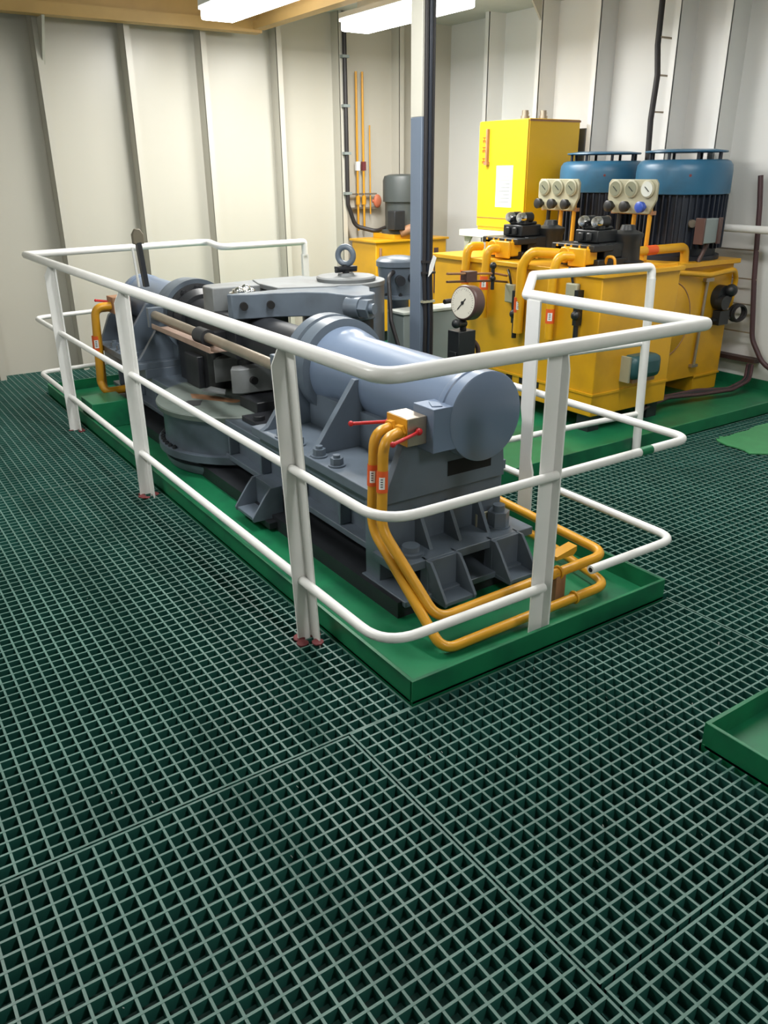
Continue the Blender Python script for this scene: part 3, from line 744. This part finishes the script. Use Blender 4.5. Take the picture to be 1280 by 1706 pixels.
# valve stacks with their yellow manifolds
def valve_stack(loc):
    x, y, z = loc                                           # z: the tank top
    t = thing('valve_stack', '', 'valve', loc, 'black valve stacks on the pump unit')
    b = MB().box(x - .12, x + .20, y - .17, y + .17, z, z + .05).box(x - .16, x + .02, y - .16, y + .20, z + .095, z + .135).box(x - .04, x + .16, y - .14, y + .13, z + .05, z + .14)
    b.build('valve_base', BLACK, t, bevel=.006)
    MB().box(x - .06, x + .12, y - .09, y + .10, z + .14, z + .215).box(x - .08, x - .06, y - .05, y - .01, z + .15, z + .20).box(x - .08, x - .06, y + .02, y + .06, z + .15, z + .20).box(x - .03, x + .10, y - .07, y + .07, z + .215, z + .235).build('valve_body', BLACK, t, bevel=.008)
    for dy in (-.055, .055):
        c = MB().cyl((x - .02, y + dy, z + .262), (x + .05, y + dy, z + .262), .034, seg=20).cyl((x - .005, y + dy, z + .22), (x - .005, y + dy, z + .24), .03).build('solenoid', BLACK, t)
        MB().lathe([(0, .034), (.025, .034), (.04, .028), (.045, 0)], (x - .02, y + dy, z + .262), (-1, 0, 0), 20).build('solenoid_cap', BRIGHT, c)
    # the taller pump casting behind it
    MB().lathe([(0, .10), (.02, .12), (.03, .09), (.14, .085), (.17, .10), (.19, .10), (.21, .05), (.24, .04)], (x + .20, y - .10, z), (0, 0, 1), 24).build('pump_head', BLACK, t)
    mf = MB().box(x - .20, x - .09, y - .13, y - .02, z + .02, z + .115).box(x - .22, x - .20, y - .145, y - .005, z + .01, z + .12).cyl((x - .20, y + .05, z + .07), (x - .06, y + .05, z + .07), .05).box(x - .18, x - .13, y + .00, y + .10, z + .03, z + .115).box(x - .16, x - .08, y + .09, y + .17, z + .05, z + .125)
    f = mf.build('manifold', YELT, t, bevel=.008)
    for dy in (-.11, -.04, .03, .08, .15):
        MB().hexnut((x - .15, y + dy, z + .115), (0, 0, 1), .014, .014).build('manifold_bolt', YELT, f)
    MB().tube([(x - .05, y - .16, z + .02), (x - .07, y - .19, z + .07), (x - .06, y - .24, z + .07), (x - .06, y - .25, z + .01)], .009, .03).build('bent_tube', YEL, t)
    return t
v1 = valve_stack((2.93, 2.66, .985)); v1['label'] = 'black valve stack farther left on the pump unit, below the yellow cabinet'
v2 = copy_tree(v1); v2.location = (2.93, 1.98, .985); v2['label'] = 'black valve stack nearer the viewer, right one on the pump unit'
PG = 'yellow pipes curving down the front tank'
pipe('delivery_pipe', 'yellow pipe curving down at the far left end of the front tank', [(2.74, 2.83, 1.055), (2.62, 2.84, 1.06), (2.60, 2.84, .80), (2.60, 2.84, .60)], .030, [.10, .05], bands=[((2.60, 2.84, .90), (2.60, 2.84, .815))], group=PG, m=YELT)
pipe('delivery_pipe', 'yellow pipe curving down beside the level switch of the left valve stack', [(2.74, 2.62, 1.05), (2.63, 2.64, 1.06), (2.61, 2.64, .80), (2.61, 2.64, .60)], .028, [.09, .05], bands=[((2.61, 2.64, .88), (2.61, 2.64, .79))], group=PG, m=YELT)
pipe('delivery_pipe', 'yellow pipe curving down from the right valve stack, thickest of the row', [(2.76, 2.10, 1.055), (2.63, 2.22, 1.065), (2.60, 2.26, .98), (2.60, 2.27, .55)], .032, [.10, .08], bands=[((2.60, 2.27, .78), (2.60, 2.27, .685))], group=PG, m=YELT)
pipe('delivery_pipe', 'yellow pipe curving down behind the white railing corner', [(2.74, 1.93, 1.05), (2.63, 1.98, 1.06), (2.61, 1.99, .95), (2.61, 1.99, .55)], .028, [.09, .06], bands=[((2.61, 1.99, .74), (2.61, 1.99, .65))], group=PG, m=YELT)

# gauge panels
def gauge_panel(loc, last_blue):
    x, y, z = loc                                           # middle of the plate, plate faces -X
    t = thing('gauge_panel', '', 'gauge panel', (x, y, z - .43), 'triple gauge panels on the pump unit')
    W = .205
    poly = [(y - W + .02, z + .095), (y + W - .02, z + .095), (y + W, z + .07), (y + W, z - .03), (y + W - .05, z - .12), (y - W + .05, z - .12), (y - W, z - .03), (y - W, z + .07)]
    pl = MB().prism(poly, (x, x + .02), axis='x').build('plate', PANEL, t, bevel=.004)
    for k, dy in enumerate((.135, 0, -.135)):
        g = MB().lathe([(0, .056), (.012, .056), (.016, .048)], (x, y + dy, z + .035), (-1, 0, 0), 28).build('gauge', PANEL, t)
        MB().cyl((x - .0165, y + dy, z + .035), (x - .018, y + dy, z + .035), .046, seg=28).build('dial', BOXPALE if (last_blue and k == 2) else DIALDK, g)
        MB().bar((x - .020, y + dy - .02, z + .02), (x - .020, y + dy + .016, z + .05), .005, .002, (1, 0, 0)).build('needle', BLACK, g)
        MB().lathe([(0, .014), (.03, .014), (.03, .034), (.06, .036), (.065, .028)], (x, y + dy + .015, z - .075), (-1, 0, 0), 18).build('valve_knob', KNOBBLUE if (last_blue and k == 2) else BLACK, t)
    for dy, mm in ((.11, BLACK), (-.02, YEL), (-.15, YEL)):
        MB().tube([(x + .03, y + dy, z + .02), (x + .03, y + dy + .01, z - .43)], .015, 0, seg=10).build('panel_pipe', mm, t)
    MB().box(x + .018, x + .05, y - .18, y + .18, z - .125, z - .10).build('bracket', RUST, t)
    return t
g1 = gauge_panel((3.48, 2.175, 1.39), True); g1['label'] = 'pale triple gauge panel with one blue knob, right one on the pump unit'
g2 = gauge_panel((3.48, 2.86, 1.39), False); g2['label'] = 'pale triple gauge panel in front of the yellow cabinet, left one'
m = MB()
for k in range(5): m.box(3.30 + .02 * k, 3.34 + .02 * k, 2.3 - .03 * k, 2.42 - .04 * k, .965, 1.02 + .018 * ((k * 7) % 4))
tag(m.build('pump_coupling', BLACK, bevel=.006), 'dark pump coupling housing between the valve stacks and the motors', 'machine part')

# junction box on a stem, with the white conduit on the wall
t = thing('terminal_box', 'small grey terminal box on a stem at the right end of the pump unit', 'box', (3.93, 1.87, .95))
MB().box(3.85, 4.01, 1.835, 1.90, 1.075, 1.235).build('body', BOXGREY, t, bevel=.006)
for q in (MB().box(3.835, 3.85, 1.83, 1.905, 1.07, 1.24), MB().box(3.985, 4.02, 1.82, 1.835, 1.07, 1.24)): q.build('cover', BROWN, t, bevel=.003)
MB().tube([(3.95, 1.87, 1.075), (3.93, 1.88, 1.02), (3.90, 1.89, .95)], .014).build('stem', BROWN, t)
tag(MB().tube([(4.31, 2.12, 1.155), (4.31, 1.3, 1.15), (4.31, .2, 1.14)], .026, .02).build('wall_conduit', WHITE), 'white pipe running along the right wall above the tank end', 'pipe')

# ------------------------------------------------------------------ yellow electrical cabinet
t = thing('starter_cabinet', 'bright yellow electrical cabinet with a paper sheet on its door', 'cabinet', (3.98, 3.75, 1.07))
MB().box(3.715, 4.273, 3.45, 4.04, 1.07, 1.92).build('body', YELC, t, bevel=.004)
dr = MB().box(3.70, 3.714, 3.453, 4.037, 1.10, 1.915).build('door', YELC, t, bevel=.003)
MB().box(3.695, 3.70, 3.455, 4.03, 1.17, 1.174).build('door_louvre', RUST, dr)
MB().box(3.675, 3.70, 3.905, 3.925, 1.60, 1.86).box(3.668, 3.70, 3.895, 3.935, 1.585, 1.61).build('door_handle', RUST, dr)
MB().box(3.6975, 3.699, 3.60, 3.80, 1.26, 1.58).build('paper_sheet', LABELW, dr)
m = MB()
for k in range(9): m.box(3.6955, 3.697, 3.63, 3.77 - .03 * (k % 3), 1.30 + .028 * k, 1.304 + .028 * k)
m.build('paper_lines', BOXGREY, dr)
m = MB()
for z in (1.775, 1.70, 1.615):                              # three worn orange characters beside the handle
    m.box(3.6965, 3.698, 3.950, 3.990, z + .018, z + .025).box(3.6965, 3.698, 3.950, 3.990, z - .004, z + .002).box(3.6965, 3.698, 3.967, 3.974, z - .022, z + .025).box(3.6965, 3.698, 3.952, 3.958, z - .02, z + .0).box(3.6965, 3.698, 3.982, 3.988, z - .02, z + .0)
m.build('orange_characters', ORANGE, dr)
for (x, y) in ((3.80, 3.60), (3.95, 3.55)):
    MB().cyl((x, y, 1.92), (x, y, 1.945), .035).cyl((x, y, 1.945), (x, y, 1.985), .026).ball((x + .03, y + .02, 1.965), .022).build('cable_gland', STEEL, t)
MB().box(3.715, 4.28, 3.448, 3.4505, 1.90, 1.915).build('top_seam', RUST, t)
tag(MB().box(3.60, 4.34, 3.50, 4.15, 1.015, 1.068).prism([(4.05, 1.015), (4.15, 1.015), (4.15, .86)], (3.66, 3.68), axis='x').build('cabinet_bracket', CREAMCOL, bevel=.003), 'cream steel shelf bracket carrying the yellow cabinet', 'bracket')
tag(MB().box(4.345, 4.40, 3.45, 3.62, .95, 1.86).build('wall_box', mat('slate_grey_panel', (.10, .11, .12), .5), bevel=.004), 'tall slate grey panel on the wall between the cabinet and the left motor', 'panel')

# ------------------------------------------------------------------ small pump unit in the far corner
t = thing('corner_pump_tank', 'small yellow pump tank with a grey motor, in the far corner behind the column', 'pump unit', (3.62, 5.05, .004))
MB().box(3.20, 4.03, 4.88, 5.30, .10, .93).build('tank', YELT, t, bevel=.006)
MB().box(3.18, 4.05, 4.86, 5.32, .925, .945).box(3.42, 3.80, 4.90, 5.26, .945, .99).build('tank_lid', YELT, t, bevel=.003)
MB().box(3.25, 3.98, 4.92, 5.26, .004, .10).build('plinth', DARK, t)
MB().tube([(3.24, 4.86, .88), (3.24, 4.86, .55)], .012).build('sight_glass', RUST, t)
MB().box(3.88, 3.93, 4.873, 4.885, .42, .85).build('level_gauge', BROWN, t)
mt_ = MB().lathe([(0, .20), (.03, .20), (.04, .165), (.28, .165), (.285, .185), (.47, .185), (.51, .17), (.525, .12), (.528, 0)], (3.62, 5.05, .99), (0, 0, 1), 32).build('motor', mat('grey_corner_motor', (.06, .07, .07), .45), t)
MB().box(3.40, 3.52, 4.86, 4.98, 1.03, 1.20).build('terminal_box', DARK, mt_, bevel=.006)
MB().cyl((3.50, 4.92, 1.0), (3.66, 4.84, 1.06), .045).build('pump', RUST, mt_)

# ------------------------------------------------------------------ things on the walls
def clips(mb, pts): pass
t = thing('wall_cable', 'thick dark cable clipped down the far wall, turning towards the corner tank', 'cable', (3.2, 5.40, .95))
MB().tube([(3.20, 5.36, ZC - .01), (3.20, 5.36, 1.25), (3.28, 5.36, 1.05), (3.45, 5.25, 1.0), (3.50, 5.0, 1.08)], .020, .1).build('cable_run', CABLE, t)
for z in (2.5, 2.1, 1.7, 1.35): MB().box(3.165, 3.235, 5.335, 5.395, z - .012, z + .012).build('clip', BOXGREY, t)
t = thing('wall_cable', 'black cable clipped up the right wall between the two blue motors', 'cable', (4.36, 2.85, 1.0))
MB().tube([(4.41, 2.86, ZC - .01), (4.41, 2.86, 2.4), (4.42, 2.84, 2.2), (4.41, 2.85, 1.9), (4.43, 2.83, 1.0)], .022, .2).build('cable_run', CABLE, t)
for z in (2.45, 2.2, 1.95): MB().box(4.41, 4.55, 2.835, 2.85, z - .006, z + .006).build('clip', STEEL, t)
t = thing('wall_cable', 'dark cable bundle hanging down the right wall at the photo edge', 'cable', (4.45, 1.7, .2))
MB().tube([(4.46, 1.88, 1.5), (4.46, 1.85, 1.3), (4.46, 1.80, .80), (4.46, 1.74, .38), (4.46, 1.62, .21), (4.46, 1.3, .12)], .018, .2).build('cable_run', PURPLE, t)
for k, z in enumerate((1.0, .80, .62, .42)):
    MB().bar((4.46, 1.80 - .02 * k, z), (4.46, 2.20, z), .01, .008).build('support_bar', STEEL, t)
t = thing('floor_cables', 'brown violet cable bundle lying along the tray floor before the rear tank', 'cables', (3.7, 1.7, .004))
for k in range(3):
    d = .018 * (k - 1)
    MB().tube([(3.0, 1.56 + d, .03), (3.18, 1.66 + d, .075 + .01 * k), (3.55, 1.75 + d, .075), (3.88, 1.72 + d, .055 + .012 * k), (4.16, 1.66 + d, .06), (4.36, 1.66 + d, .10), (4.46, 1.72 + d, .19)], .013, .15, seg=10).build('cable', (PURPLE, CABLE, PURPLE)[k], t)
for i, (x, lab) in enumerate(((3.385, 'thin yellow pipe on the far wall, left of the three'), (3.455, 'thin yellow pipe on the far wall, middle of the three'), (3.53, 'thin yellow pipe on the far wall, right of the three'))):
    t = thing('wall_pipe', lab, 'pipe', (x, 5.47, .93), 'thin yellow pipes on the far wall')
    MB().tube([(x, 5.47, (2.4 if i < 2 else 1.95)), (x, 5.47, 1.0 if i < 2 else 1.15)], .011 if i < 2 else .007, seg=10).build('pipe_run', YEL, t)
    if i < 2:
        MB().box(x - .02, x + .02, 5.455, 5.485, 1.55, 1.63).build('pipe_label', LABELW if i == 0 else MAROON, t)
        MB().cyl((x, 5.47, 1.24), (x, 5.47, 1.32), .022, seg=10).build('valve', YEL, t)
tag(MB().box(3.30, 3.60, 5.47, 5.53, 1.20, 1.215).box(3.30, 3.60, 5.46, 5.49, 1.33, 1.345).build('pipe_support', STEEL), 'small steel support rail behind the thin yellow wall pipes', 'support')
tag(MB().ball((3.60, 5.45, 1.27), .045, sy=.6, sz=1.4).cyl((3.60, 5.45, 1.27), (3.55, 5.47, 1.27), .015).build('hand_wheel', mat('salmon_handle', (.55, .16, .08), .5)), 'salmon coloured valve handle beside the thin wall pipes', 'handle')

# ================================================================== ceiling lights
def ceiling_light(x, y, f, label):
    t = thing('ceiling_light', label, 'light', (x, y, LAMP_Z), 'fluorescent ceiling lights')
    L = 1.36 / 2
    MB().box(x - .14, x + .14, y - L, y + L, LAMP_Z + .10, LAMP_Z + .14).box(x - .03, x + .03, y - L + .1, y + L - .1, LAMP_Z + .14, ZC).build('housing', WHITE, t, bevel=.004)
    MB().box(x - .13, x + .13, y - L + .01, y + L - .01, LAMP_Z + .012, LAMP_Z + .10).build('diffuser', LAMPM, t, bevel=.015)
    for s_ in (-1, 1):
        MB().box(x - .14, x + .14, y + s_ * L - .006, y + s_ * L + .006, LAMP_Z + .08, LAMP_Z + .105).build('end_cap', WHITE, t, bevel=.004)
    ld = bpy.data.lights.new('tube_light', 'AREA'); ld.shape = 'RECTANGLE'; ld.size = .22; ld.size_y = 1.28
    ld.energy = LAMP_W * f; ld.color = LAMP_COL
    lo_ = bpy.data.objects.new('tube_light', ld); col.objects.link(lo_); lo_.parent = t
    lo_.location = (0, 0, .006)
for a_ in LAMPS: ceiling_light(*a_)

# ------------------------------------------------------------------ paint flakes caught in the grating
m = MB()
for k in range(90):
    if k < 55: x, y = random.uniform(-.1, 1.25), random.uniform(-.95, -.08)
    else: x, y = random.uniform(-1.1, -.2), random.uniform(-.7, 1.4)
    if x > .64 and y < -.64: continue
    cx_, cy_ = (round(x / PITCH) + random.choice((.1, .5))) * PITCH, (round(y / PITCH) + random.uniform(.2, .8)) * PITCH
    z = random.uniform(-.028, -.004); l = random.uniform(.004, .012); a = random.uniform(0, PI)
    m.bar((cx_, cy_, z), (cx_ + l * .5 * math.cos(a), cy_ + l * .5 * math.sin(a), z + l * .7), random.uniform(.0015, .0045), .001)
tag(m.build('paint_flakes', DUSTYFLAKE, smooth=False), 'scattered pale paint flakes caught between the grating bars', 'debris', kind='stuff')
